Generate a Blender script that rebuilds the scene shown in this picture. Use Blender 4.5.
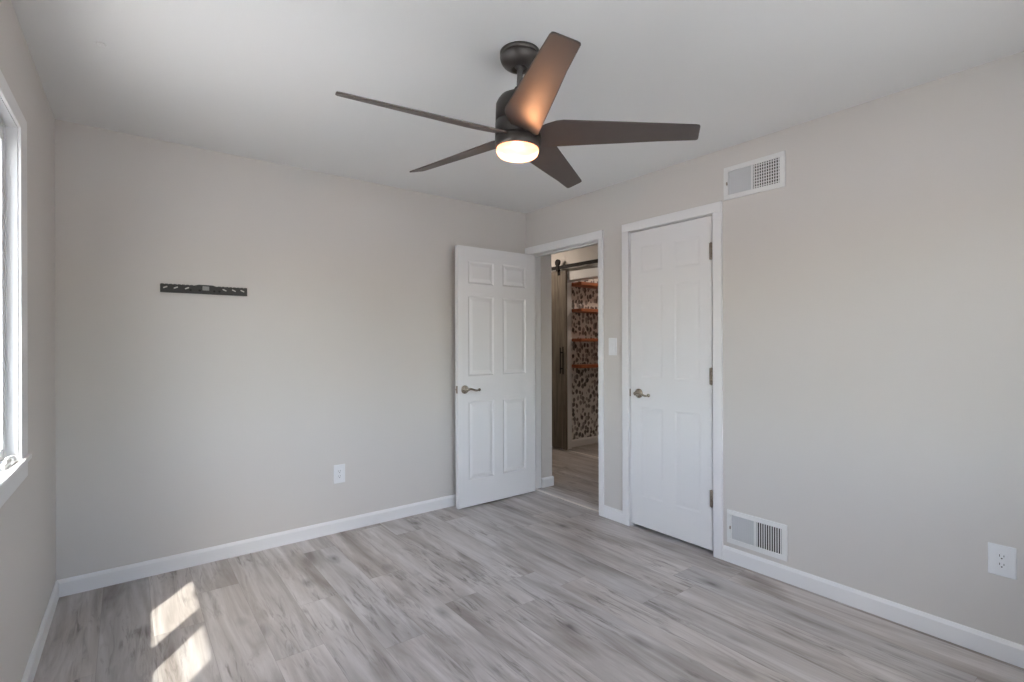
import bpy, bmesh, math, random
from mathutils import Vector, Matrix

random.seed(4)
SC = bpy.context.scene
COL = SC.collection
for o in list(bpy.data.objects):
    bpy.data.objects.remove(o)

# ------------------------------------------------------------------ camera
F_PX, YAW, HY, EYE, ROLL = 501.97, 0.6565, 343.03, 1.2904, 0.0028
sn, cs = math.sin(YAW), math.cos(YAW)
VIEW = Vector((sn, cs, 0)); RGT = Vector((cs, -sn, 0)); UP = Vector((0, 0, 1))
r2 = RGT * math.cos(ROLL) - UP * math.sin(ROLL)
u2 = RGT * math.sin(ROLL) + UP * math.cos(ROLL)
cd = bpy.data.cameras.new('camera'); cam = bpy.data.objects.new('camera', cd); COL.objects.link(cam)
cd.sensor_fit = 'HORIZONTAL'; cd.sensor_width = 36; cd.lens = F_PX / 1024 * 36
cd.shift_y = (HY - 341) / 1024
cd.clip_start = 0.02; cd.clip_end = 300
m = Matrix((r2, u2, -VIEW)).transposed().to_4x4(); m.translation = (0, 0, EYE)
cam.matrix_world = m
SC.camera = cam

# ------------------------------------------------------------------ light
SC.view_settings.view_transform = 'Standard'
SC.view_settings.look = 'None'
SC.view_settings.gamma = 1
SC.view_settings.use_curve_mapping = False
SC.view_settings.exposure = 0.20

w = bpy.data.worlds.new('sky'); SC.world = w; w.use_nodes = True
nt = w.node_tree; nt.nodes.clear()
sky = nt.nodes.new('ShaderNodeTexSky'); sky.sky_type = 'NISHITA'; sky.sun_disc = False
sky.sun_elevation = math.radians(54.8); sky.sun_rotation = math.radians(216)
sky.air_density = 1.0; sky.dust_density = 3.0; sky.ozone_density = 1.0
hs = nt.nodes.new('ShaderNodeHueSaturation'); hs.inputs['Saturation'].default_value = 0.85
bg = nt.nodes.new('ShaderNodeBackground'); bg.inputs[1].default_value = 1.6
wo = nt.nodes.new('ShaderNodeOutputWorld')
nt.links.new(sky.outputs[0], hs.inputs['Color']); nt.links.new(hs.outputs[0], bg.inputs[0]); nt.links.new(bg.outputs[0], wo.inputs[0])

sd = bpy.data.lights.new('sun', 'SUN'); sd.energy = 9.0; sd.angle = 0.012; sd.color = (1, .93, .84)
sun = bpy.data.objects.new('sun', sd); COL.objects.link(sun)
sdir = Vector((0.595, 0.803, -1.415)).normalized()
sun.rotation_euler = sdir.to_track_quat('-Z', 'Y').to_euler()
sun.location = (-6, -6, 12)

# ------------------------------------------------------------------ room numbers
XR, YB, CH = 2.8186, 3.4504, 2.44
YN = -0.50                       # near wall (behind the camera)
XRO = 2.934                      # hall side of right wall
LA = math.radians(0.9)           # the left wall runs slightly out of square
LEFT = Matrix.Translation((-0.2825, YB, 0)) @ Matrix.Rotation(-LA, 4, 'Z') @ Matrix.Translation((0, -YB, 0))
ID = Matrix.Identity(4)

# ------------------------------------------------------------------ materials
def newmat(name):
    m = bpy.data.materials.new(name); m.use_nodes = True
    t = m.node_tree; b = t.nodes['Principled BSDF']
    return m, t, b
def node(t, typ, **kw):
    n = t.nodes.new(typ)
    for k, v in kw.items():
        setattr(n, k, v)
    return n
def math_node(t, op, a, b=None, clamp=False):
    n = node(t, 'ShaderNodeMath', operation=op); n.use_clamp = clamp
    for i, x in enumerate((a, b)):
        if x is None: continue
        if isinstance(x, (int, float)): n.inputs[i].default_value = x
        else: t.links.new(x, n.inputs[i])
    return n.outputs[0]
def mixc(t, fac, a, b, blend='MIX'):
    n = node(t, 'ShaderNodeMix', data_type='RGBA', blend_type=blend)
    for i, x in ((0, fac), (6, a), (7, b)):
        if isinstance(x, (int, float)): n.inputs[i].default_value = x
        elif isinstance(x, tuple): n.inputs[i].default_value = (*x, 1) if len(x) == 3 else x
        else: t.links.new(x, n.inputs[i])
    return n.outputs[2]
def noise(t, vec, scale, detail=3, rough=.5, dist=0.0):
    n = node(t, 'ShaderNodeTexNoise'); n.inputs['Scale'].default_value = scale
    n.inputs['Detail'].default_value = detail; n.inputs['Roughness'].default_value = rough
    n.inputs['Distortion'].default_value = dist
    t.links.new(vec, n.inputs['Vector']); return n.outputs['Fac']
def mapping(t, vec, scale=(1, 1, 1), loc=(0, 0, 0)):
    n = node(t, 'ShaderNodeMapping'); n.inputs['Scale'].default_value = scale; n.inputs['Location'].default_value = loc
    t.links.new(vec, n.inputs['Vector']); return n.outputs[0]
def ramp(t, fac, stops):
    n = node(t, 'ShaderNodeValToRGB')
    e = n.color_ramp.elements
    while len(e) < len(stops): e.new(0.5)
    for el, (p, c) in zip(e, stops):
        el.position = p; el.color = (*c, 1) if isinstance(c, tuple) else (c, c, c, 1)
    t.links.new(fac, n.inputs[0]); return n.outputs[0]
def bump(t, b, height, strength, dist=0.002):
    n = node(t, 'ShaderNodeBump'); n.inputs['Strength'].default_value = strength; n.inputs['Distance'].default_value = dist
    t.links.new(height, n.inputs['Height']); t.links.new(n.outputs[0], b.inputs['Normal'])

def paint(name, col, rough=.6, bstr=.15, bscale=220, spec=.5):
    m, t, b = newmat(name)
    tc = node(t, 'ShaderNodeTexCoord')
    n1 = noise(t, tc.outputs['Object'], 1.3, 2)
    c = mixc(t, n1, tuple(x * .985 for x in col), tuple(min(1, x * 1.015) for x in col))
    t.links.new(c, b.inputs['Base Color'])
    b.inputs['Roughness'].default_value = rough
    b.inputs['Specular IOR Level'].default_value = spec
    bump(t, b, noise(t, tc.outputs['Object'], bscale, 2), bstr, .0006)
    return m
M_WALL = paint('wall_paint', (.630, .603, .572), .55, .25)
M_CEIL = paint('ceiling_paint', (.82, .82, .81), .9, .3, 160, .2)
M_TRIM = paint('trim_paint', (.80, .80, .80), .32, .03)
M_DOOR = paint('door_paint', (.80, .80, .80), .30, .05, 90)
M_VENT = paint('vent_enamel', (.76, .76, .75), .4, .02)
M_VENT_SHADED = paint('vent_enamel_shaded', (.56, .57, .58), .45, .02)  # vent enamel darkened: shade of the recessed half put into the colour
M_PLATE = paint('plate_plastic', (.78, .79, .80), .3, 0.0)
M_VINYL = paint('window_vinyl', (.70, .71, .72), .35, .02)

def simple(name, col, rough=.5, metal=0.0, spec=.5, var=.06):
    m, t, b = newmat(name)
    tc = node(t, 'ShaderNodeTexCoord')
    n1 = noise(t, tc.outputs['Object'], 30, 3)
    c = mixc(t, n1, tuple(x * (1 - var) for x in col), tuple(min(1, x * (1 + var)) for x in col))
    t.links.new(c, b.inputs['Base Color'])
    b.inputs['Roughness'].default_value = rough; b.inputs['Metallic'].default_value = metal
    b.inputs['Specular IOR Level'].default_value = spec
    return m
M_NICKEL = simple('satin_nickel', (.46, .42, .35), .25, 1.0)
M_HINGE = simple('hinge_metal', (.36, .31, .26), .4, 1.0)
M_SHADE = simple('painted_shade', (.012, .012, .012), .9)  # near-black colour standing for the shade inside openings
M_FAN = simple('fan_bronze', (.070, .062, .057), .42, .35)
M_BLADE = simple('fan_blade', (.110, .092, .084), .45, 0.45, .6)
M_BLACK = simple('black_iron', (.015, .014, .013), .7, 0.0, .25)
M_BRACKET = simple('bracket_steel', (.045, .045, .043), .5, .4)
M_LEVEL = simple('bubble_level', (.30, .30, .29), .4)
M_SHINGLE = simple('roof_shingle', (.12, .11, .10), .9)
M_SIDING = simple('siding', (.62, .60, .56), .7)

def glass():
    m = bpy.data.materials.new('window_glass'); m.use_nodes = True
    t = m.node_tree; t.nodes.clear()
    out = node(t, 'ShaderNodeOutputMaterial'); tr = node(t, 'ShaderNodeBsdfTransparent'); gl = node(t, 'ShaderNodeBsdfGlossy')
    tr.inputs[0].default_value = (.95, .97, .97, 1); gl.inputs['Roughness'].default_value = .01
    lw = node(t, 'ShaderNodeLayerWeight'); lw.inputs[0].default_value = .5
    fr = math_node(t, 'ADD', math_node(t, 'MULTIPLY', math_node(t, 'POWER', lw.outputs['Facing'], 5), .9), .03)
    mx = node(t, 'ShaderNodeMixShader')
    t.links.new(fr, mx.inputs[0]); t.links.new(tr.outputs[0], mx.inputs[1]); t.links.new(gl.outputs[0], mx.inputs[2])
    t.links.new(mx.outputs[0], out.inputs[0]); return m
M_GLASS = glass()

def emis(name, col, strength, base=(.9, .88, .82)):
    m, t, b = newmat(name)
    b.inputs['Base Color'].default_value = (*base, 1); b.inputs['Roughness'].default_value = .4
    b.inputs['Emission Color'].default_value = (*col, 1)
    b.inputs['Emission Strength'].default_value = strength
    return m, t, b
# frosted lens: emission is cream in the middle, stronger orange toward the rim
M_LENS, t, b = emis('frosted_lens', (1, .62, .30), 1.0)
tc = node(t, 'ShaderNodeTexCoord')
sep = node(t, 'ShaderNodeSeparateXYZ'); t.links.new(tc.outputs['Object'], sep.inputs[0])
rr = math_node(t, 'SQRT', math_node(t, 'ADD', math_node(t, 'POWER', sep.outputs[0], 2), math_node(t, 'POWER', sep.outputs[1], 2)))
ec = ramp(t, math_node(t, 'DIVIDE', rr, .085), [(0.0, (.42, .33, .22)), (.60, (.42, .29, .17)), (.88, (.80, .29, .11)), (1.0, (1, .25, .08))])
es = 3.0
b.inputs['Emission Strength'].default_value = es
t.links.new(ec, b.inputs['Emission Color'])
to = [n for n in t.nodes if n.type == 'OUTPUT_MATERIAL'][0]
ltr = node(t, 'ShaderNodeBsdfTransparent'); ltr.inputs[0].default_value = (1, .93, .85, 1)
lmx = node(t, 'ShaderNodeMixShader'); lmx.inputs[0].default_value = .35
t.links.new(b.outputs[0], lmx.inputs[1]); t.links.new(ltr.outputs[0], lmx.inputs[2]); t.links.new(lmx.outputs[0], to.inputs[0])
M_FILL_LAMP, _, _ = emis('fill_lamp_glass', (1, .84, .70), 32.0)  # glow of the fill lamps added in hall and pantry

def floor_material():
    m, t, b = newmat('laminate_planks')
    L = t.links
    tc = node(t, 'ShaderNodeTexCoord'); sp = node(t, 'ShaderNodeSeparateXYZ'); L.new(tc.outputs['Object'], sp.inputs[0])
    W, LEN = .192, 1.22
    xs = math_node(t, 'DIVIDE', math_node(t, 'ADD', sp.outputs[0], .094 + 10 * W), W)
    row = math_node(t, 'FLOOR', xs)
    wn = node(t, 'ShaderNodeTexWhiteNoise', noise_dimensions='1D'); L.new(row, wn.inputs['W'])
    off = math_node(t, 'MULTIPLY', wn.outputs['Value'], LEN)
    ys = math_node(t, 'DIVIDE', math_node(t, 'ADD', math_node(t, 'ADD', sp.outputs[1], 20), off), LEN)
    coln = math_node(t, 'FLOOR', ys)
    cmb = node(t, 'ShaderNodeCombineXYZ'); L.new(row, cmb.inputs[0]); L.new(coln, cmb.inputs[1])
    wn2 = node(t, 'ShaderNodeTexWhiteNoise', noise_dimensions='3D'); L.new(cmb.outputs[0], wn2.inputs['Vector'])
    rnd = wn2.outputs['Value']; rcol = wn2.outputs['Color']
    sepc = node(t, 'ShaderNodeSeparateColor'); L.new(rcol, sepc.inputs[0]); pickr = sepc.outputs[1]
    # shifted coordinates so that each board has its own figure
    sc = node(t, 'ShaderNodeVectorMath', operation='SCALE'); L.new(rcol, sc.inputs[0]); sc.inputs['Scale'].default_value = 37
    ad = node(t, 'ShaderNodeVectorMath', operation='ADD'); L.new(tc.outputs['Object'], ad.inputs[0]); L.new(sc.outputs[0], ad.inputs[1])
    v = ad.outputs[0]
    fine = noise(t, mapping(t, v, (70, 3.0, 1)), 1, 5, .65, .3)
    mid = noise(t, mapping(t, v, (11, 1.1, 1)), 1, 4, .6, .9)
    big = noise(t, mapping(t, v, (4.2, .9, 1)), 1, 3, .5, .5)
    base = ramp(t, mid, [(.26, (.290, .257, .234)), (.46, (.450, .422, .406)), (.70, (.615, .592, .585))])
    tone = ramp(t, rnd, [(0, .90), (.5, 1.0), (1, 1.09)])
    c = mixc(t, 1, base, tone, 'MULTIPLY')
    warm = ramp(t, pickr, [(0, (1.01, .99, .97)), (1, (.99, 1.0, 1.01))])
    c = mixc(t, 1, c, warm, 'MULTIPLY')
    g = ramp(t, fine, [(.25, .86), (.5, 1.0), (.8, 1.07)])
    c = mixc(t, 1, c, g, 'MULTIPLY')
    smoky = ramp(t, big, [(.32, (.54, .50, .465)), (.47, (1, 1, 1)), (1, (1.08, 1.08, 1.09))])
    c = mixc(t, .8, c, smoky, 'MULTIPLY')
    # dark figured streaks: clusters where the grain opens up
    st = noise(t, mapping(t, v, (30, 3.4, 1), (3, 7, 0)), 1, 4, .62, 1.6)
    clus = noise(t, mapping(t, v, (5.5, 1.6, 1), (9, 2, 0)), 1, 2, .5, .6)
    stf = math_node(t, 'MULTIPLY', ramp(t, st, [(.50, 0.0), (.68, 1.0)]), ramp(t, clus, [(.46, .08), (.60, 1.0)]))
    c = mixc(t, math_node(t, 'MULTIPLY', stf, .72), c, (.115, .098, .088))
    vo = node(t, 'ShaderNodeTexVoronoi'); vo.inputs['Scale'].default_value = 1
    wob = node(t, 'ShaderNodeVectorMath', operation='ADD'); L.new(mapping(t, v, (6.0, 2.8, 1)), wob.inputs[0])
    wn3 = node(t, 'ShaderNodeTexNoise'); wn3.inputs['Scale'].default_value = 9; L.new(v, wn3.inputs['Vector'])
    wsc = node(t, 'ShaderNodeVectorMath', operation='SCALE'); L.new(wn3.outputs['Color'], wsc.inputs[0]); wsc.inputs['Scale'].default_value = .12
    L.new(wsc.outputs[0], wob.inputs[1]); L.new(wob.outputs[0], vo.inputs['Vector'])
    kn = ramp(t, vo.outputs['Distance'], [(.03, 1.0), (.09, .55), (.24, 0.0)])
    pick = node(t, 'ShaderNodeSeparateColor'); L.new(vo.outputs['Color'], pick.inputs[0])
    kp = math_node(t, 'GREATER_THAN', pick.outputs[0], .60)
    c = mixc(t, math_node(t, 'MULTIPLY', math_node(t, 'MULTIPLY', kn, kp), .75), c, (.075, .062, .055))
    # seams
    fx = math_node(t, 'FRACT', xs); fy = math_node(t, 'FRACT', ys)
    ex = math_node(t, 'MINIMUM', fx, math_node(t, 'SUBTRACT', 1, fx))
    ey = math_node(t, 'MINIMUM', fy, math_node(t, 'SUBTRACT', 1, fy))
    sx = math_node(t, 'LESS_THAN', ex, .0011 / W); sy = math_node(t, 'LESS_THAN', ey, .0011 / LEN)
    seam = math_node(t, 'MAXIMUM', sx, sy)
    c = mixc(t, math_node(t, 'MULTIPLY', seam, .35), c, (.14, .125, .115))
    L.new(c, b.inputs['Base Color'])
    rg = ramp(t, fine, [(.2, .36), (.8, .48)])
    L.new(rg, b.inputs['Roughness'])
    h = math_node(t, 'SUBTRACT', math_node(t, 'MULTIPLY', fine, .25), seam)
    bump(t, b, h, .25, .0008)
    return m
M_FLOOR = floor_material()

def wallpaper_material():
    m, t, b = newmat('leaf_wallpaper')
    L = t.links
    tc = node(t, 'ShaderNodeTexCoord')
    v = mapping(t, tc.outputs['Object'], (19.5, 19.5, 15))
    n = node(t, 'ShaderNodeTexNoise'); n.inputs['Scale'].default_value = 1.6; L.new(v, n.inputs['Vector'])
    s = node(t, 'ShaderNodeVectorMath', operation='SCALE'); L.new(n.outputs['Color'], s.inputs[0]); s.inputs['Scale'].default_value = .55
    a = node(t, 'ShaderNodeVectorMath', operation='ADD'); L.new(v, a.inputs[0]); L.new(s.outputs[0], a.inputs[1])
    vo = node(t, 'ShaderNodeTexVoronoi'); vo.inputs['Scale'].default_value = 1.0; vo.inputs['Randomness'].default_value = .8
    L.new(a.outputs[0], vo.inputs['Vector'])
    f = ramp(t, vo.outputs['Distance'], [(.42, 1.0), (.50, 0.0)])
    pk = node(t, 'ShaderNodeSeparateColor'); L.new(vo.outputs['Color'], pk.inputs[0])
    col = ramp(t, pk.outputs[0], [(0, (.075, .068, .066)), (.5, (.18, .165, .16)), (1, (.38, .35, .33))])
    c = mixc(t, f, (.74, .71, .68), col)
    L.new(c, b.inputs['Base Color']); b.inputs['Roughness'].default_value = .7
    return m
M_PAPER = wallpaper_material()

def wood_material(name, dark, light, sc=(18, 18, 1.2), rough=.6):
    m, t, b = newmat(name)
    tc = node(t, 'ShaderNodeTexCoord')
    a = noise(t, mapping(t, tc.outputs['Object'], sc), 1, 5, .6, .8)
    c = ramp(t, a, [(.25, dark), (.75, light)])
    f = noise(t, mapping(t, tc.outputs['Object'], tuple(x * 5 for x in sc)), 1, 3)
    c = mixc(t, 1, c, ramp(t, f, [(.3, .8), (.7, 1.1)]), 'MULTIPLY')
    t.links.new(c, b.inputs['Base Color']); b.inputs['Roughness'].default_value = rough
    bump(t, b, f, .3, .001)
    return m
M_BARN = wood_material('weathered_barn_wood', (.085, .068, .052), (.27, .235, .19))
M_SHELF = wood_material('stained_shelf_wood', (.28, .075, .025), (.60, .20, .075), (1.2, 14, 14), .35)
M_STRIP = simple('pale_transition_strip', (.80, .77, .72), .45)

# ------------------------------------------------------------------ mesh helpers
def bm_box(bm, lo, hi, bev=0.0, seg=2):
    x0, y0, z0 = lo; x1, y1, z1 = hi
    vs = [bm.verts.new(p) for p in ((x0, y0, z0), (x1, y0, z0), (x1, y1, z0), (x0, y1, z0), (x0, y0, z1), (x1, y0, z1), (x1, y1, z1), (x0, y1, z1))]
    fs = [bm.faces.new([vs[i] for i in f]) for f in ((3, 2, 1, 0), (4, 5, 6, 7), (0, 1, 5, 4), (1, 2, 6, 5), (2, 3, 7, 6), (3, 0, 4, 7))]
    if bev:
        es = list({e for f in fs for e in f.edges})
        bmesh.ops.bevel(bm, geom=es, offset=bev, segments=seg, profile=.5, affect='EDGES')
    return vs
def bm_lathe(bm, prof, n=48, axis=None, mat=None):
    """prof: list of (r, z); revolve about Z, then transform by mat"""
    rings = []
    for r, z in prof:
        if r < 1e-6:
            rings.append([bm.verts.new((0, 0, z))])
        else:
            rings.append([bm.verts.new((r * math.cos(2 * math.pi * i / n), r * math.sin(2 * math.pi * i / n), z)) for i in range(n)])
    for a, b in zip(rings, rings[1:]):
        for i in range(n):
            j = (i + 1) % n
            if len(a) == 1 and len(b) == 1: break
            if len(a) == 1: f = bm.faces.new((a[0], b[i], b[j]))
            elif len(b) == 1: f = bm.faces.new((a[i], a[j], b[0]))
            else: f = bm.faces.new((a[i], a[j], b[j], b[i]))
            f.smooth = True
    vs = [v for r in rings for v in r]
    if mat is not None:
        for v in vs: v.co = mat @ v.co
    return vs
def bm_tube(bm, pts, rad, n=10, caps=True):
    pts = [Vector(p) for p in pts]; rings = []
    rads = rad if isinstance(rad, (list, tuple)) else [rad] * len(pts)
    ref = None
    for i, p in enumerate(pts):
        d = (pts[min(i + 1, len(pts) - 1)] - pts[max(i - 1, 0)]).normalized()
        if ref is None:
            ref = d.orthogonal().normalized()
        ref = (ref - d * ref.dot(d)).normalized(); s = d.cross(ref)
        rings.append([bm.verts.new(p + (ref * math.cos(2 * math.pi * k / n) + s * math.sin(2 * math.pi * k / n)) * rads[i]) for k in range(n)])
    for a, b in zip(rings, rings[1:]):
        for k in range(n):
            f = bm.faces.new((a[k], a[(k + 1) % n], b[(k + 1) % n], b[k])); f.smooth = True
    if caps:
        bm.faces.new(rings[0][::-1]); bm.faces.new(rings[-1])
def bm_extrude_poly(bm, poly, fn, a, b):
    """poly: 2D outline; fn(p, t) -> 3D for t=a,b"""
    v0 = [bm.verts.new(fn(p, a)) for p in poly]; v1 = [bm.verts.new(fn(p, b)) for p in poly]
    n = len(poly)
    bm.faces.new(v0); bm.faces.new(v1[::-1])
    for i in range(n):
        bm.faces.new((v0[i], v1[i], v1[(i + 1) % n], v0[(i + 1) % n]))
def link(name, bm, mat, parent=None, M=None, mats=None):
    bmesh.ops.recalc_face_normals(bm, faces=bm.faces)
    me = bpy.data.meshes.new(name); bm.to_mesh(me); bm.free()
    o = bpy.data.objects.new(name, me); COL.objects.link(o)
    for mm in (mats or [mat]): me.materials.append(mm)
    if parent is not None: o.parent = parent
    if M is not None: o.matrix_world = M
    return o
def struct(name, bm, mat, parent=None, M=None):
    o = link(name, bm, mat, parent, M)
    if parent is None: o['kind'] = 'structure'
    return o
def thing(name, label, cat, loc=(0, 0, 0), group=None, M=None):
    o = bpy.data.objects.new(name, None); COL.objects.link(o); o.empty_display_size = .1
    if M is not None: o.matrix_world = M
    else: o.location = loc
    o['label'] = label; o['category'] = cat
    if group: o['group'] = group
    return o
def tag(o, label, cat, group=None):
    o['label'] = label; o['category'] = cat
    if group: o['group'] = group
    return o
def BM(): return bmesh.new()

# ------------------------------------------------------------------ shell
bm = BM(); bm_box(bm, (-.62, -.62, -.12), (5.75, 6.1, 0)); struct('floor', bm, M_FLOOR)
bm = BM(); bm_box(bm, (-.62, -.62, CH), (5.75, 6.1, CH + .12)); struct('ceiling', bm, M_CEIL)

# left wall (in its own slightly turned frame) with the window opening
WY0, WY1, WZ0, WZ1 = 1.36, 2.459, .865, 2.056
def wall_with_opening_x(name, x0, x1, ya, yb, holes, M=None, mat=M_WALL):
    """wall slab between x0..x1 running along y; holes (y0,y1,z0,z1)"""
    bm = BM(); y = ya
    for (h0, h1, z0, z1) in sorted(holes):
        bm_box(bm, (x0, y, 0), (x1, h0, CH))
        if z0 > 0: bm_box(bm, (x0, h0, 0), (x1, h1, z0))
        bm_box(bm, (x0, h0, z1), (x1, h1, CH))
        y = h1
    bm_box(bm, (x0, y, 0), (x1, yb, CH))
    return struct(name, bm, mat, M=M)
wall_with_opening_x('wall_left', -.17, 0, YN, YB + .1, [(WY0, WY1, WZ0, WZ1)], LEFT)
bm = BM(); bm_box(bm, (-.30, YB, 0), (2.934, YB + .1, CH)); struct('wall_back', bm, M_WALL)
EY0, EY1, EZ = 2.566, 3.405, 2.085            # rough opening of bedroom doorway
CY0, CY1, CZ = 1.644, 2.312, 2.085            # rough opening of closet
wall_with_opening_x('wall_right', XR, XRO, YN, YB, [(CY0, CY1, 0, CZ), (EY0, EY1, 0, EZ)])
# near wall with a window added behind the camera to let daylight in
NX0, NX1, NZ0, NZ1 = .30, 1.95, .885, 2.056
bm = BM()
bm_box(bm, (-.345, YN - .17, 0), (NX0, YN, CH)); bm_box(bm, (NX1, YN - .17, 0), (2.934, YN, CH))
bm_box(bm, (NX0, YN - .17, 0), (NX1, YN, NZ0)); bm_box(bm, (NX0, YN - .17, NZ1), (NX1, YN, CH))
struct('wall_near', bm, M_WALL)

# baseboards -------------------------------------------------------
BBH, BBT = .086, .013
BBP = [(0, 0), (BBT, 0), (BBT, BBH - .016), (BBT - .004, BBH - .008), (.005, BBH - .001), (.003, BBH), (0, BBH)]
def bb_x(name, xw, sgn, y0, y1, M=None):      # board on a wall plane x = xw, room on side sgn
    bm = BM(); bm_extrude_poly(bm, BBP, lambda p, t: (xw + sgn * p[0], t, p[1]), y0, y1)
    return struct(name, bm, M_TRIM, M=M)
def bb_y(name, yw, sgn, x0, x1):
    bm = BM(); bm_extrude_poly(bm, BBP, lambda p, t: (t, yw + sgn * p[0], p[1]), x0, x1)
    return struct(name, bm, M_TRIM)
bb_x('baseboard_left', 0, 1, YN + .013, YB - .0135, LEFT)
bb_y('baseboard_back', YB, -1, -.2805, XR - .022)
bb_x('baseboard_right', XR, -1, YN + .013, 1.598)
bb_x('baseboard_right_middle', XR, -1, 2.356, 2.538)
bb_y('baseboard_near', YN, 1, -.33, XR)

# door casings -----------------------------------------------------
CT = .017
def casing(name, yo0, yi0, yi1, yo1, zi, zo, rough0, rough1, rz, xf=XR, sg=-1, depth0=XR, depth1=XRO, jamb=True):
    """flat casing with eased edges + jamb lining on a wall plane x = xf"""
    bm = BM()
    def leg(y0, y1, z0, z1):
        a, b = sorted((xf, xf + sg * CT)); bm_box(bm, (a, y0, z0), (b, y1, z1), .003, 2)
    leg(yo0, yi0, 0, zi); leg(yi1, yo1, 0, zi); leg(yo0, yo1, zi, zo)
    if jamb:
        a = depth0 + .0005; b = depth1 - .0005
        bm_box(bm, (a, rough0 + .0005, 0), (b, yi0 + .003, zi)); bm_box(bm, (a, yi1 - .003, 0), (b, rough1 - .0005, zi))
        bm_box(bm, (a, rough0 + .0005, zi - .003), (b, rough1 - .0005, rz - .0005))
    return bm
bm = casing('', 2.538, 2.581, 3.390, 3.449, 2.064, 2.128, EY0, EY1, EZ)
# door stop on the jambs
bm_box(bm, (2.862, 2.584, 0), (2.885, 2.590, 2.061)); bm_box(bm, (2.862, 3.377, 0), (2.885, 3.387, 2.061)); bm_box(bm, (2.862, 2.584, 2.050), (2.885, 3.387, 2.061))
# hall-side casing
for a in ((2.538, 2.581, 0, 2.064), (2.538, 3.39, 2.064, 2.128)):
    bm_box(bm, (XRO, a[0], a[2]), (XRO + CT, a[1], a[3]), .003, 2)
struct('trim_1', bm, M_TRIM)
bm = casing('', 1.600, 1.658, 2.297, 2.355, 2.070, 2.130, CY0, CY1, CZ)
bm_box(bm, (2.862, 1.661, 0), (2.885, 1.671, 2.067)); bm_box(bm, (2.862, 2.287, 0), (2.885, 2.297, 2.067)); bm_box(bm, (2.862, 1.661, 2.056), (2.885, 2.297, 2.067))
struct('trim_2', bm, M_TRIM)
bm = BM(); bm_box(bm, (2.850, 2.584, .0002), (2.874, 3.387, .006), .002, 2); struct('trim_3', bm, M_STRIP)

# ------------------------------------------------------------------ six-panel doors
def door_slab(wd, ht, th, panels, relief=1.0):
    """door in local coords: x 0..wd, y 0..th (face y=0 and y=th), z 0..ht"""
    bm = BM()
    xs = sorted({0, wd} | {p[0] for p in panels} | {p[1] for p in panels})
    zs = sorted({0, ht} | {p[2] for p in panels} | {p[3] for p in panels})
    def inpanel(x, z): return any(p[0] < x < p[1] and p[2] < z < p[3] for p in panels)
    for side in (0, 1):
        Y = th if side else 0; s = -1 if side else 1
        V = {}
        def vv(x, z):
            if (x, z) not in V: V[(x, z)] = bm.verts.new((x, Y, z))
            return V[(x, z)]
        for x0, x1 in zip(xs, xs[1:]):
            for z0, z1 in zip(zs, zs[1:]):
                if not inpanel((x0 + x1) / 2, (z0 + z1) / 2):
                    bm.faces.new((vv(x0, z0), vv(x1, z0), vv(x1, z1), vv(x0, z1)))
        for (a, b_, c, d) in panels:
            prev = [bm.verts.new((x, Y, z)) for x, z in ((a, c), (b_, c), (b_, d), (a, d))]
            for ins, dep in ((.004, .0035), (.012, .0085), (.017, .0085), (.040, .0025), (.044, .0020)):
                cur = [bm.verts.new((x, Y + s * dep * relief, z)) for x, z in ((a + ins, c + ins), (b_ - ins, c + ins), (b_ - ins, d - ins), (a + ins, d - ins))]
                for i in range(4):
                    bm.faces.new((prev[i], prev[(i + 1) % 4], cur[(i + 1) % 4], cur[i]))
                prev = cur
            bm.faces.new(prev)
    for (p, q) in (((0, 0), (wd, 0)), ((wd, 0), (wd, ht)), ((wd, ht), (0, ht)), ((0, ht), (0, 0))):
        bm.faces.new([bm.verts.new(c) for c in ((p[0], 0, p[1]), (q[0], 0, q[1]), (q[0], th, q[1]), (p[0], th, p[1]))])
    bmesh.ops.remove_doubles(bm, verts=bm.verts, dist=1e-5)
    return bm
def lever_handle(parent, x, z, yface, sgn, direc):
    """lever set on the door face; sgn = outward along local y, direc = +-1 lever direction along x"""
    R = Matrix.Translation((x, yface, z)) @ Matrix.Rotation(math.radians(-90 * sgn), 4, 'X') @ ID
    # lathe axis Z -> local y * sgn
    bm = BM()
    ax = Matrix(((1, 0, 0), (0, 0, sgn), (0, 1, 0))).to_4x4(); T = Matrix.Translation((x, yface, z)) @ ax
    bm_lathe(bm, [(0, 0), (.033, 0), (.033, .004), (.029, .009), (.016, .013), (.0125, .022), (.0125, .046), (.009, .050), (0, .050)], 32, mat=T)
    h = link('door_handle', bm, M_NICKEL, parent)
    bm = BM()
    pts = []; rd = []
    for i in range(13):
        u = i / 12
        pts.append((x + direc * (.002 + .108 * u), yface + sgn * (.044 - .004 * math.sin(u * math.pi)), z + .006 * math.sin(u * math.pi * 2) - .004 * u)); rd.append(.0095 - .0035 * u + (.002 if i == 12 else 0))
    bm_tube(bm, pts, rd, 12)
    bm_lathe(bm, [(0, 0), (.011, .001), (.012, .006), (.009, .010), (0, .011)], 16, mat=Matrix.Translation((x + direc * .110, yface + sgn * .036, z - .004)) @ ax)
    l = link('lever', bm, M_NICKEL, h)
    return h
def hinge(parent, x, y, z0, z1, leaf_dx, leafy):
    bm = BM()
    n = 5; hgt = (z1 - z0) / n
    for i in range(n):
        bm_tube(bm, [(x, y, z0 + i * hgt + .0006), (x, y, z0 + (i + 1) * hgt - .0006)], .0078, 12)
    bm_tube(bm, [(x, y, z0 - .003), (x, y, z1 + .003)], .0045, 8)
    if leaf_dx:
        a, b_ = sorted((x, x + leaf_dx)); bm_box(bm, (a, leafy - .0012, z0), (b_, leafy + .0012, z1))
    return link('hinge', bm, M_HINGE, parent)

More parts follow.
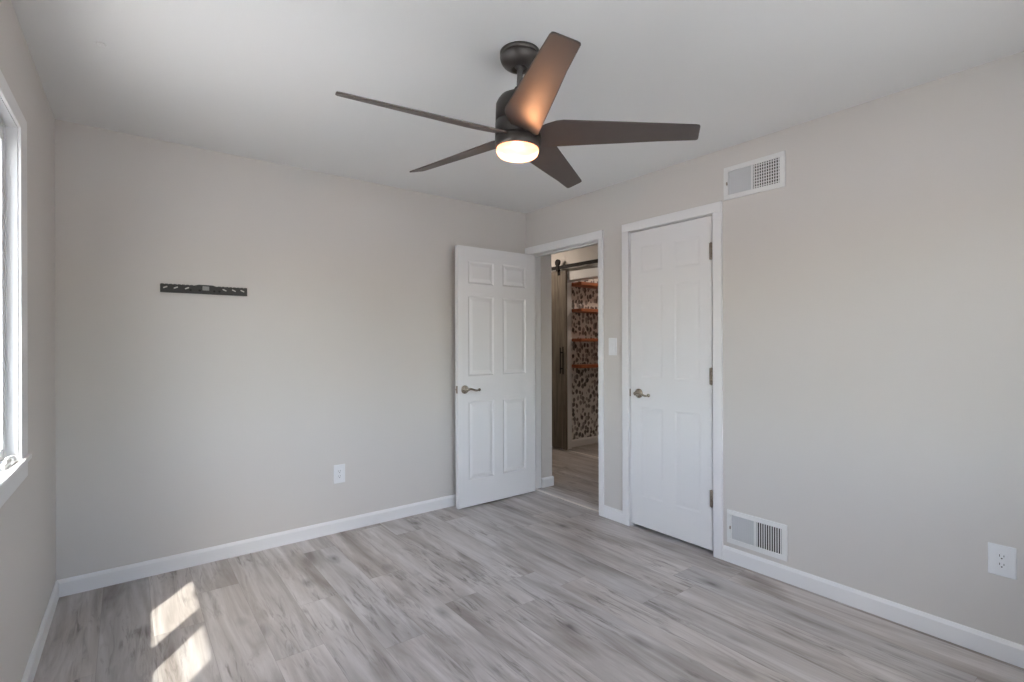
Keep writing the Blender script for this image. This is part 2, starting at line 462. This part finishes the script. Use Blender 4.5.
# door_1: the bedroom door, standing open against the back wall. Local x from the hinge toward the latch.
D1W, D1H, D1T = .776, 2.036, .040
pan = [(.095, .340, .205, .820), (.430, .675, .205, .820), (.095, .340, 1.020, 1.650), (.430, .675, 1.020, 1.650), (.095, .340, 1.745, 1.925), (.430, .675, 1.745, 1.925)]
bm = door_slab(D1W, D1H, D1T, pan, .75)
d1 = struct('door_1', bm, M_DOOR)
d1.matrix_world = Matrix.Translation((2.029, 3.315, .012))          # x runs from latch edge to hinge edge
lever_handle(d1, .060, .918, 0, -1, 1)
lever_handle(d1, .060, .918, D1T, 1, 1)
bm = BM(); bm_box(bm, (-.0012, .005, .890), (0.0004, .031, .948), .0005, 1); bm_tube(bm, [(-.008, .018, .919), (0, .018, .919)], .008, 12)
link('latch_plate', bm, M_HINGE, d1)
for z in (.19, 1.0, 1.80):
    hinge(d1, D1W + .009, D1T + .004, z, z + .095, -.008, D1T - .001 + .002)

# door_2: the shut closet door in the right wall; local x runs toward -Y (from latch to hinge)
D2W, D2H, D2T = .618, 2.032, .035
pan = [(.085, .265, .205, .820), (.355, .540, .205, .820), (.085, .265, 1.020, 1.650), (.355, .540, 1.020, 1.650), (.085, .265, 1.745, 1.925), (.355, .540, 1.745, 1.925)]
bm = door_slab(D2W, D2H, D2T, pan, .28)
d2 = struct('door_2', bm, M_DOOR)
# local x -> -Y, local y -> +X (face y=0 is the room face)
d2.matrix_world = Matrix(((0, 1, 0, XR - .002), (-1, 0, 0, 2.287), (0, 0, 1, .028), (0, 0, 0, 1)))
lever_handle(d2, .070, .912, 0, -1, 1)
bm = BM(); bm_box(bm, (-.012, -.0012, .886), (-.001, .0005, .938), .0004, 1); bm_tube(bm, [(-.006, -.002, .89), (-.006, -.002, .934)], .003, 8)
link('strike_plate', bm, M_HINGE, d2)
for z in (.270, 1.008, 1.764):
    hinge(d2, D2W + .004, -.0065 - CT * .6, z, z + .100, -.012, -.0062 - CT * .6)

# ------------------------------------------------------------------ closet box behind door_2 and the hall
bm = BM(); bm_box(bm, (XRO, 1.50, 0), (3.55, 1.56, CH)); bm_box(bm, (XRO, 2.42, 0), (4.19, 2.52, CH)); bm_box(bm, (3.55, 1.50, 0), (3.61, 2.42, CH))
struct('wall_closet', bm, M_WALL)
# pier that closes the bedroom's back corner toward the hall
bm = BM(); bm_box(bm, (XRO, 3.385, 0), (3.062, 6.0, CH)); struct('wall_hall_pier', bm, M_WALL)
HX = 4.19
wall_with_opening_x('wall_hall_far', HX, HX + .12, 2.42, 6.0, [(3.50, 4.420, 0, 2.055)])
bm = BM(); bm_box(bm, (3.0, 6.0, 0), (4.31, 6.1, CH)); struct('wall_hall_end', bm, M_WALL)
# baseboard wrapping the pier's corner
bm = BM()
pf = BBP
bm_extrude_poly(bm, pf, lambda p, t: (t, 3.385 - p[0], p[1]), XRO + .0005, 3.062)
bm_extrude_poly(bm, pf, lambda p, t: (3.062 + p[0], t, p[1]), 3.385, 5.99)
bm_box(bm, (3.062, 3.385 - .012, 0), (3.062 + .012, 3.385, BBH - .002))
struct('baseboard_hall_pier', bm, M_TRIM)
# casing of pantry opening
bm = casing('', 3.425, 3.498, 4.405, 4.468, 2.035, 2.135, 3.50, 4.420, 2.055, xf=HX, sg=-1, depth0=HX, depth1=HX + .12)
struct('trim_4', bm, M_TRIM)
bm = BM(); bm_box(bm, (HX + .002, 3.50, .0002), (HX + .026, 4.400, .006), .002, 2); struct('trim_5', bm, M_STRIP)
# pantry
bm = BM(); bm_box(bm, (HX + .12, 4.470, 0), (5.6, 4.57, CH)); struct('wall_pantry_left', bm, M_PAPER)
bm = BM(); bm_box(bm, (5.6, 3.0, 0), (5.7, 4.57, CH)); bm_box(bm, (HX + .12, 2.95, 0), (5.6, 3.05, CH)); struct('wall_pantry_right', bm, M_WALL)
bm = BM(); bm_extrude_poly(bm, [(x, z * 1.06) for x, z in BBP], lambda p, t: (t, 4.470 - p[0], p[1]), HX + .125, 5.59); struct('baseboard_pantry', bm, M_TRIM)
for i, (z, lab) in enumerate(((1.005, 'reddish wood pantry shelf, lowest of the four, above the open wallpaper'),
                              (1.325, 'reddish wood pantry shelf, second from the bottom against leaf wallpaper'),
                              (1.685, 'reddish wood pantry shelf, second from the top against leaf wallpaper'),
                              (2.005, 'reddish wood pantry shelf, topmost, just under the white head casing'))):
    bm = BM(); bm_box(bm, (HX + .13, 4.245, z - .019), (5.55, 4.469, z + .019), .004, 2)
    s = link('pantry_shelf', bm, M_SHELF); tag(s, lab, 'shelf', 'pantry shelves')

# barn door (a sliding door in the hall) and its track
BX0, BX1 = 4.125, 4.158
bm = BM()
y = 4.318; k = 0
while y < 5.16:
    wdt = (.145, .152, .138, .149, .142, .150)[k % 6]
    bm_box(bm, (BX0 + .006, y, .022), (BX1, y + wdt - .002, 2.150), .002, 1); y += wdt; k += 1
bd = struct('door_3', bm, M_BARN)
bm = BM()
hy = 4.385
bm_box(bm, (BX0 + .001, hy - .030, .915), (BX0 + .006, hy - .012, 1.245), .001, 1)
bm_tube(bm, [(BX0 - .040, hy - .02, .925), (BX0 - .040, hy - .02, 1.235)], .008, 10)
for zz in (.985, 1.175):
    bm_tube(bm, [(BX0 + .003, hy - .021, zz), (BX0 - .040, hy - .02, zz)], .008, 10)
link('door_handle', bm, M_BLACK, bd)
tk = thing('barn_door_track', 'black flat steel barn door rail above the pantry opening', 'rail', (4.09, 4.3, 2.19))
bm = BM(); bm_box(bm, (4.105 - 4.09, 3.30 - 4.3, -.021), (4.113 - 4.09, 5.35 - 4.3, .021), .001, 1); link('rail', bm, M_BLACK, tk)
for yy in (3.42, 4.02, 4.72, 5.22):
    bm = BM(); bm_tube(bm, [(4.113 - 4.09, yy - 4.3, 0), (HX - 4.09, yy - 4.3, 0)], .010, 12)
    link('spacer', bm, M_BLACK, tk)
for yy in (4.430, 5.03):
    bm = BM()
    bm_box(bm, (BX0 - .002, yy - .020, 2.10), (BX0 + .0058, yy + .020, 2.20), .001, 1)
    bm_box(bm, (4.094, yy - .020, 2.15), (4.101, yy + .020, 2.285), .001, 1)
    bm_box(bm, (4.094, yy - .020, 2.15), (BX0 + .004, yy + .020, 2.157))
    bm_lathe(bm, [(0, -.012), (.030, -.012), (.040, -.010), (.033, 0), (.040, .010), (.030, .012), (0, .012)], 24, mat=Matrix.Translation((4.109, yy, 2.251)) @ Matrix.Rotation(math.pi / 2, 4, 'Y'))
    link('hanger', bm, M_BLACK, bd)

# fill lamp added out of view to brighten the hall
hl = thing('fill_lamp', 'round fill lamp added on the hall ceiling, out of view', 'lamp', (3.62, 4.65, CH))
bm = BM(); bm_lathe(bm, [(0, 0), (.14, 0), (.14, -.02), (.125, -.025), (0, -.025)], 40); link('base', bm, M_NICKEL, hl)
bm = BM(); bm_lathe(bm, [(.125, -.022), (.120, -.045), (.09, -.075), (.045, -.09), (0, -.093)], 40); link('fill_bowl', bm, M_FILL_LAMP, hl)

pl = thing('fill_lamp', 'round fill lamp added on the pantry ceiling, out of view', 'lamp', (4.95, 3.75, CH))  # second fill lamp, added unseen to brighten the pantry
bm = BM(); bm_lathe(bm, [(0, 0), (.12, 0), (.12, -.02), (.105, -.025), (0, -.025)], 40); link('base', bm, M_NICKEL, pl)
bm = BM(); bm_lathe(bm, [(.105, -.022), (.10, -.045), (.07, -.07), (.035, -.08), (0, -.083)], 40); link('fill_bowl', bm, M_FILL_LAMP, pl)

# ------------------------------------------------------------------ window_1 in the left wall (own frame)
def casement_window(name, M, x_in, y0, y1, z0, z1, crank=True):
    """opening y0..y1, z0..z1 in a wall whose room face is x=0 (room at +x). """
    root = struct(name, window_frame_bm(y0, y1, z0, z1), M_VINYL, M=M)
    zs = z0 + .020
    # casing
    bm = BM(); cw = .118
    bm_box(bm, (0, y1 - .002, zs), (.009, y1 + cw, z1), .002, 2)
    bm_box(bm, (0, y0 - cw, zs), (.009, y0 + .002, z1), .002, 2)
    bm_box(bm, (0, y0 - cw, z1 - .002), (.009, y1 + cw, z1 + .060), .002, 2)
    bm_box(bm, (0, y0 - cw, z0 - .062), (.009, y1 + cw, z0), .002, 2)
    link('window_casing', bm, M_TRIM, root)
    bm = BM(); bm_box(bm, (-.03, y0 + .001, z0), (.0, y1 - .001, zs), 0)
    bm_box(bm, (0, y0 - cw, z0), (.020, y1 + cw, zs), .004, 2)
    link('window_sill', bm, M_TRIM, root)
    ym = y0 + (y1 - y0) * .5
    ymid0, ymid1 = (1.905, 1.935) if name == 'window_1' else (ym - .015, ym + .015)
    for (a, b_) in ((y0 + .018, ymid0), (ymid1, y1 - .018)):
        bm = BM(); f = .035; e = .055
        zz0, zz1 = z0 + .020, z1 - .018
        if b_ == ymid0: sa, sb = f, e
        else: sa, sb = e, .028
        bm_box(bm, (-.074, a, zz0), (-.032, a + sa, zz1), .002, 1); bm_box(bm, (-.074, b_ - sb, zz0), (-.032, b_, zz1), .002, 1)
        bm_box(bm, (-.073, a + sa, zz0), (-.033, b_ - sb, zz0 + .05)); bm_box(bm, (-.073, a + sa, zz1 - .05), (-.033, b_ - sb, zz1))
        s = link('window_sash', bm, M_VINYL, root)
        bm = BM(); bm_box(bm, (-.055, a + sa - .003, zz0 + .048), (-.051, b_ - sb + .003, zz1 - .048))
        link('window_pane', bm, M_GLASS, s)
        # fold-down crank on the sill
        bm = BM(); cy = b_ - .12
        bm_box(bm, (-.031, cy - .05, zs), (-.006, cy + .05, zs + .018), .005, 2)
        bm_tube(bm, [(-.014, cy, zs + .020), (-.012, cy + .03, zs + .026), (-.008, cy + .075, zs + .022), (-.004, cy + .095, zs + .016)], .005, 10)
        bm_lathe(bm, [(0, 0), (.008, 0), (.008, .018), (0, .018)], 12, mat=Matrix.Translation((-.004, cy + .095, zs + .004)))
        link('window_crank', bm, M_VINYL, root)
    return root
def window_frame_bm(y0, y1, z0, z1):
    bm = BM()
    # jamb lining from room face to the sashes, then the frame proper
    for (a, b_, zz0, zz1) in ((y1 - .006, y1 - .0005, z0 + .02, z1 - .006), (y0 + .0005, y0 + .006, z0 + .02, z1 - .006)):
        bm_box(bm, (-.165, a, zz0), (.0, b_, zz1))
    bm_box(bm, (-.165, y0 + .0005, z1 - .006), (.0, y1 - .0005, z1 - .0005))
    x0, x1 = -.095, -.030
    bm_box(bm, (x0, y1 - .018, z0 + .0205), (x1, y1 - .006, z1 - .006)); bm_box(bm, (x0, y0 + .006, z0 + .0205), (x1, y0 + .018, z1 - .006))
    bm_box(bm, (x0, y0 + .018, z1 - .018), (x1, y1 - .018, z1 - .006)); bm_box(bm, (-.165, y0 + .0005, z0 + .0005), (-.0305, y1 - .0005, z0 + .020))
    ym = 1.92 if abs(y1 - 2.459) < .001 else (y0 + y1) / 2
    bm_box(bm, (x0, ym - .015, z0 + .020), (x1 + .006, ym + .015, z1 - .018), .002, 1)
    return bm
casement_window('window_1', LEFT, 0, WY0, WY1, WZ0, WZ1)
# added near-wall window, unseen: local x -> +Y world, local y -> -X world
NM = Matrix(((0, -1, 0, 0), (1, 0, 0, YN), (0, 0, 1, 0), (0, 0, 0, 1)))
casement_window('window_added', NM, 0, -NX1, -NX0, NZ0, NZ1)

# outside: eaves, added sun-blocking overhang, pale bounce ground
bm = BM()
bm_box(bm, (-.390, YN - 1, 2.385), (-.165, YB + 1.5, 2.405))     # soffit
bm_box(bm, (-.412, YN - 1, 2.385), (-.390, YB + 1.5, 2.56))     # fascia
bm_box(bm, (-.39, YN - 1.15, 2.385), (3.2, YN - .20, 2.405))  # overhang added over the near-wall window to keep direct sun out
M_ = LEFT.copy()
struct('trim_6', bm, M_SIDING, M=M_)
bm = BM()
bm_extrude_poly(bm, [(-.76, 2.56), (2.7, 3.9), (6.3, 2.56), (6.3, 2.59), (2.7, 3.94), (-.77, 2.59)], lambda p, t: (p[0], t, p[1]), -1.1, 6.6)
struct('roof', bm, M_SHINGLE)
def bounce_ground_mat():
    m, t, b = newmat('pale_bounce_ground')
    tc = node(t, 'ShaderNodeTexCoord')
    c = ramp(t, noise(t, tc.outputs['Object'], 6, 5, .7), [(.3, (.55, .53, .50)), (.7, (.64, .62, .59))])
    t.links.new(c, b.inputs['Base Color']); b.inputs['Roughness'].default_value = .9
    return m
bm = BM(); bm_box(bm, (-40, -40, -.55), (40, 40, -.45)); struct('ground', bm, bounce_ground_mat())  # unseen ground, coloured pale so it bounces light indoors

# ------------------------------------------------------------------ ceiling fan
TL, TD = .0339, -.0225
FC = Vector((1.2415, 1.5546, 0))
fan = thing('ceiling_fan', 'five-blade dark bronze ceiling fan with a lit round light, hanging from the ceiling', 'ceiling fan', (FC.x, FC.y, CH))
bm = BM()
bm_lathe(bm, [(0, 0), (.079, 0), (.079, -.010), (.075, -.012), (.075, -.016), (.079, -.018), (.0785, -.024), (.0745, -.036), (.066, -.048), (.053, -.058), (.041, -.064), (.034, -.066), (.030, -.064), (.026, -.056), (0, -.056)], 56)
link('canopy', bm, M_FAN, fan)
a = (UP + TL * RGT + TD * VIEW).normalized(); xx = (RGT - a * RGT.dot(a)).normalized(); yy = a.cross(xx)
PIV = Vector((FC.x, FC.y, 2.36))
HM = Matrix((xx, yy, a)).transposed().to_4x4(); HM.translation = PIV - a * (2.36 - 2.10)     # hub frame, z=0 at height 2.10
HML = Matrix.Translation((-FC.x, -FC.y, -CH)) @ HM
def hub(name, bm, mat, parent=None):
    o = link(name, bm, mat, parent or fan)
    if parent is None: o.matrix_local = HML
    return o
bm = BM()
bm_lathe(bm, [(0, .292), (.014, .290), (.022, .282), (.0135, .274), (.0115, .270), (.0115, .175), (0, .175)], 24)
hub('downrod', bm, M_FAN)
bm = BM()
bm_lathe(bm, [(.0115, .203), (.019, .201), (.022, .195), (.024, .181), (.030, .175), (0, .175)], 32)
hub('rod_collar', bm, M_FAN)
bm = BM()
bm_lathe(bm, [(0, .177), (.034, .176), (.058, .171), (.074, .162), (.084, .148), (.0915, .132), (.0915, .069), (.0845, .066), (.0, .066)], 64)
hub('motor_housing', bm, M_FAN)
bm = BM()
bm_lathe(bm, [(0, .065), (.0835, .065), (.0915, .062), (.0915, .008), (.084, .004), (0, .004)], 64)
hub('blade_ring', bm, M_FAN)
bm = BM()
bm_lathe(bm, [(0, .003), (.083, .003), (.0915, .000), (.0890, -.028), (.0875, -.036), (.0835, -.038), (0, -.036)], 64)
lk = hub('light_ring', bm, M_FAN)
bm = BM()
bm_lathe(bm, [(.0820, -.036), (.0835, -.043), (.0832, -.051), (.0800, -.060), (.0720, -.068), (.055, -.075), (.028, -.079), (0, -.080)], 56)
lens = hub('lens', bm, M_LENS)
bl = bpy.data.lights.new('fan_lamp', 'POINT'); bl.energy = 6.5; bl.color = (1, .50, .25); bl.shadow_soft_size = .02
blo = bpy.data.objects.new('fan_lamp', bl); COL.objects.link(blo); blo.parent = fan; blo.matrix_local = HML @ Matrix.Translation((0, 0, -.072))
PHI = .3033
def blade(k):
    th = -.148 + k * 2 * math.pi / 5
    er = Vector((math.cos(th), math.sin(th), 0)); et = Vector((-math.sin(th), math.cos(th), 0))
    ch = et * math.cos(PHI) - Vector((0, 0, 1)) * math.sin(PHI); nn = er.cross(ch).normalized()
    # outline in (r, s)
    top = [(.05, -.030), (.085, -.048), (.12, -.067), (.155, -.081), (.185, -.085), (.25, -.079), (.40, -.0650), (.55, -.0510), (.672, -.0395), (.6845, -.0360), (.6885, -.029)]
    bot = [(.6945, .037), (.6935, .0440), (.6870, .0480), (.55, .0490), (.40, .0555), (.25, .0610), (.12, .0665), (.088, .067), (.05, .045)]
    out = top + bot
    bm = BM()
    T = .0032
    hgt = .0116
    def P(r, s, n): return er * r + ch * s + nn * n + Vector((0, 0, hgt))
    loops = []
    cx, cy = .36, -.005
    for n_, ins in ((-T, .0025), (-T * .4, 0), (T * .4, 0), (T, .0025)):
        loops.append([bm.verts.new(P(r - (ins if r > .6 else 0), s - math.copysign(ins, s), n_)) for r, s in out])
    for A, B in zip(loops, loops[1:]):
        for i in range(len(out)):
            j = (i + 1) % len(out); bm.faces.new((A[i], A[j], B[j], B[i]))
    bm.faces.new(loops[0][::-1]); bm.faces.new(loops[-1])
    return hub('blade', bm, M_BLADE)
for k in range(5): blade(k)

bm = BM(); bm_lathe(bm, [(0, 0), (.016, 0), (.016, -.002), (.012, -.004), (.007, -.004), (.006, -.002), (0, -.002)], 24)
ho = link('ceiling_plug', bm, M_CEIL); ho.location = (-0.071, 2.482, CH)
tag(ho, 'tiny round white plug in the ceiling near the window corner', 'plug')

# ------------------------------------------------------------------ air vents on the right wall
def vent(name, y0, y1, z0, z1, label, grid):
    W, H = y1 - y0, z1 - z0; zc = (z0 + z1) / 2; yc = (y0 + y1) / 2
    r = thing(name, label, 'air vent', (XR, yc, zc), 'white wall registers')
    b_ = .028
    def B(bm, ya, yb, za, zb, xa, xb, bev=0): bm_box(bm, (-xb, ya, za), (-xa, yb, zb), bev, 2)
    bm = BM()
    h, w_ = H / 2, W / 2
    B(bm, -w_, w_, h - b_, h, 0, .009, .0025); B(bm, -w_, w_, -h, -h + b_, 0, .009, .0025)
    B(bm, -w_, -w_ + b_, -h + b_, h - b_, 0, .009); B(bm, w_ - b_, w_, -h + b_, h - b_, 0, .009)
    B(bm, -.002, .010, -h + b_, h - b_, 0, .008)
    link('frame', bm, M_VENT, r)
    # shut half (left as seen from the room = larger y)
    bm = BM(); B(bm, .010, w_ - b_, -h + b_, h - b_, 0, .0035)
    n = 12
    for i in range(n):
        ya = .010 + (w_ - b_ - .010) * (i + .5) / n
        B(bm, ya - .0012, ya + .0012, -h + b_, h - b_, .0035, .0048)
    link('shut_louvers', bm, M_VENT_SHADED, r)
    bm = BM(); B(bm, -w_ + b_, -.002, -h + b_, h - b_, 0.0002, .0012); link('duct_shade', bm, M_SHADE, r)  # dark plate on the wall; the duct's shade is its colour
    bm = BM(); n = 11
    for i in range(n):
        ya = -w_ + b_ + (w_ - b_ - .002) * (i + .5) / n
        B(bm, ya - .0026, ya + .0026, -h + b_, h - b_, .0045, .0058)
    if grid:
        for i in range(8):
            za = -h + b_ + (H - 2 * b_) * (i + .5) / 8
            B(bm, -w_ + b_, -.002, za - .0022, za + .0022, .002, .0036)
    link('open_louvers', bm, M_VENT, r)
    bm = BM(); B(bm, w_ - .026, w_ - .019, -.012, .006, .009, .018, .002); link('lever', bm, M_HINGE, r)
    for s in (-1, 1):
        bm = BM()
        bm_lathe(bm, [(0, .0105), (.003, .010), (.004, .009), (0, .008)], 12, mat=Matrix.Translation((0, s * (w_ - .012), 0)) @ Matrix.Rotation(-math.pi / 2, 4, 'Y'))
        link('screw', bm, M_VENT, r)
vent('air_vent', 1.2405, 1.589, 2.130, 2.322, 'white rectangular register high on the right wall near the ceiling', True)
vent('air_vent', 1.235, 1.574, .112, .307, 'white rectangular register low on the wall just above the baseboard', False)

# ------------------------------------------------------------------ outlets and switch
def plate_bm(w_, h_, t_=.006):
    bm = BM(); bm_box(bm, (-w_ / 2, -t_, -h_ / 2), (w_ / 2, 0, h_ / 2), .0025, 3); return bm
def outlet(label, M, duplex=True, w_=.078, h_=.126):
    r = thing('wall_outlet', label, 'outlet', M=M, group='wall outlets')
    link('cover_plate', plate_bm(w_, h_), M_PLATE, r)
    bm = BM(); bm_box(bm, (-.0170, -.0072, -.034), (.0170, -.0055, .034), .0008, 1); rc = link('receptacle', bm, M_PLATE, r)
    bm = BM()
    for s in (-1, 1):
        for x, hh in ((-.0065, .0045), (.0065, .0038)):
            bm_box(bm, (x - .001, -.0074, s * .017 + .003 - hh), (x + .001, -.0070, s * .017 + .003 + hh))
        bm_tube(bm, [(0, -.0074, s * .017 - .0075), (0, -.0070, s * .017 - .0075)], .0026, 10)
    link('slot_shade', bm, M_SHADE, rc)  # dark raised chips; shade of the plug holes put into colour
    return r
outlet('white wall outlet below the mounting bracket, beside the open door', Matrix.Translation((1.1605, YB, .398)))
RW = Matrix(((0, 1, 0, XR), (-1, 0, 0, 0), (0, 0, 1, 0), (0, 0, 0, 1)))
def on_right(y, z): Mx = RW.copy(); Mx.translation = (XR, y, z); return Mx
outlet('white wall outlet on the right wall at the photo\'s right edge', on_right(.4015, .402), w_=.084)
r = thing('light_switch', 'white rocker light switch between the doorway and the shut door', 'switch', M=on_right(2.451, 1.262))
link('cover_plate', plate_bm(.076, .126), M_PLATE, r)
bm = BM(); bm_extrude_poly(bm, [(-.0055, -.034), (-.0105, -.033), (-.0070, 0), (-.0075, .033), (-.0055, .034)], lambda p, t: (t, p[0], p[1]), -.0165, .0165)
link('rocker', bm, M_PLATE, r)

# ------------------------------------------------------------------ TV bracket on the back wall
def bracket():
    r = thing('wall_bracket', 'dark slotted steel TV mounting bracket screwed to the left-centre of the back wall', 'bracket', (.376, YB, 1.609))
    L2 = .220; h0, h1 = -.024, .022
    outer = [(-L2, h0), (L2, h0), (L2, h1), (.055, h1), (.035, h1 + .006), (-.035, h1 + .006), (-.055, h1), (-L2, h1)]
    def slot(cx, cz, ln, wd, ang):
        pts = []
        for e in (1, -1):
            for i in range(6):
                t_ = -math.pi / 2 + math.pi * i / 5
                x = e * (ln / 2 + wd * math.cos(t_)); z = e * wd * math.sin(t_)
                pts.append((cx + x * math.cos(ang) - z * math.sin(ang), cz + x * math.sin(ang) + z * math.cos(ang)))
        return pts
    holes = [slot(x, .004, .016, .0035, math.radians(24)) for x in (-.196, -.146, -.092)] + \
            [slot(x, .004, .016, .0035, math.radians(-24)) for x in (.098, .148, .194)]
    bm = BM(); edges = []
    for lp in [outer] + holes:
        vs = [bm.verts.new((x, -.004, z)) for x, z in lp]
        edges += [bm.edges.new((vs[i], vs[(i + 1) % len(vs)])) for i in range(len(vs))]
    bmesh.ops.triangle_fill(bm, use_beauty=True, use_dissolve=False, edges=edges)
    ext = bmesh.ops.extrude_face_region(bm, geom=list(bm.faces))
    for v in ext['geom']:
        if isinstance(v, bmesh.types.BMVert): v.co.y += .0025
    link('plate', bm, M_BRACKET, r)
    bm = BM()
    bm_box(bm, (-L2, -.014, h0 - .002), (L2, -.0015, h0 + .0005), .0006, 1)            # lower lip
    n = 22
    for i in range(n):                                                           # toothed upper hook edge
        x = -L2 + .44 * (i + .5) / n
        if abs(x) < .055: continue
        bm_box(bm, (x - .0065, -.012, h1 - .001), (x + .0065, -.0015, h1 + .0012))
    link('lip', bm, M_BRACKET, r)
    bm = BM(); bm_box(bm, (-.016, -.011, -.004), (.018, -.004, .020), .002, 2); link('bubble_level', bm, M_LEVEL, r)
    for x in (-.075, .072, -.03, .045):
        bm = BM(); bm_lathe(bm, [(0, .006), (.005, .0055), (.007, .003), (.007, 0), (0, 0)], 6, mat=Matrix.Translation((x, -.004, -.006)) @ Matrix.Rotation(math.pi / 2, 4, 'X'))
        link('bolt', bm, M_BLACK, r)
bracket()
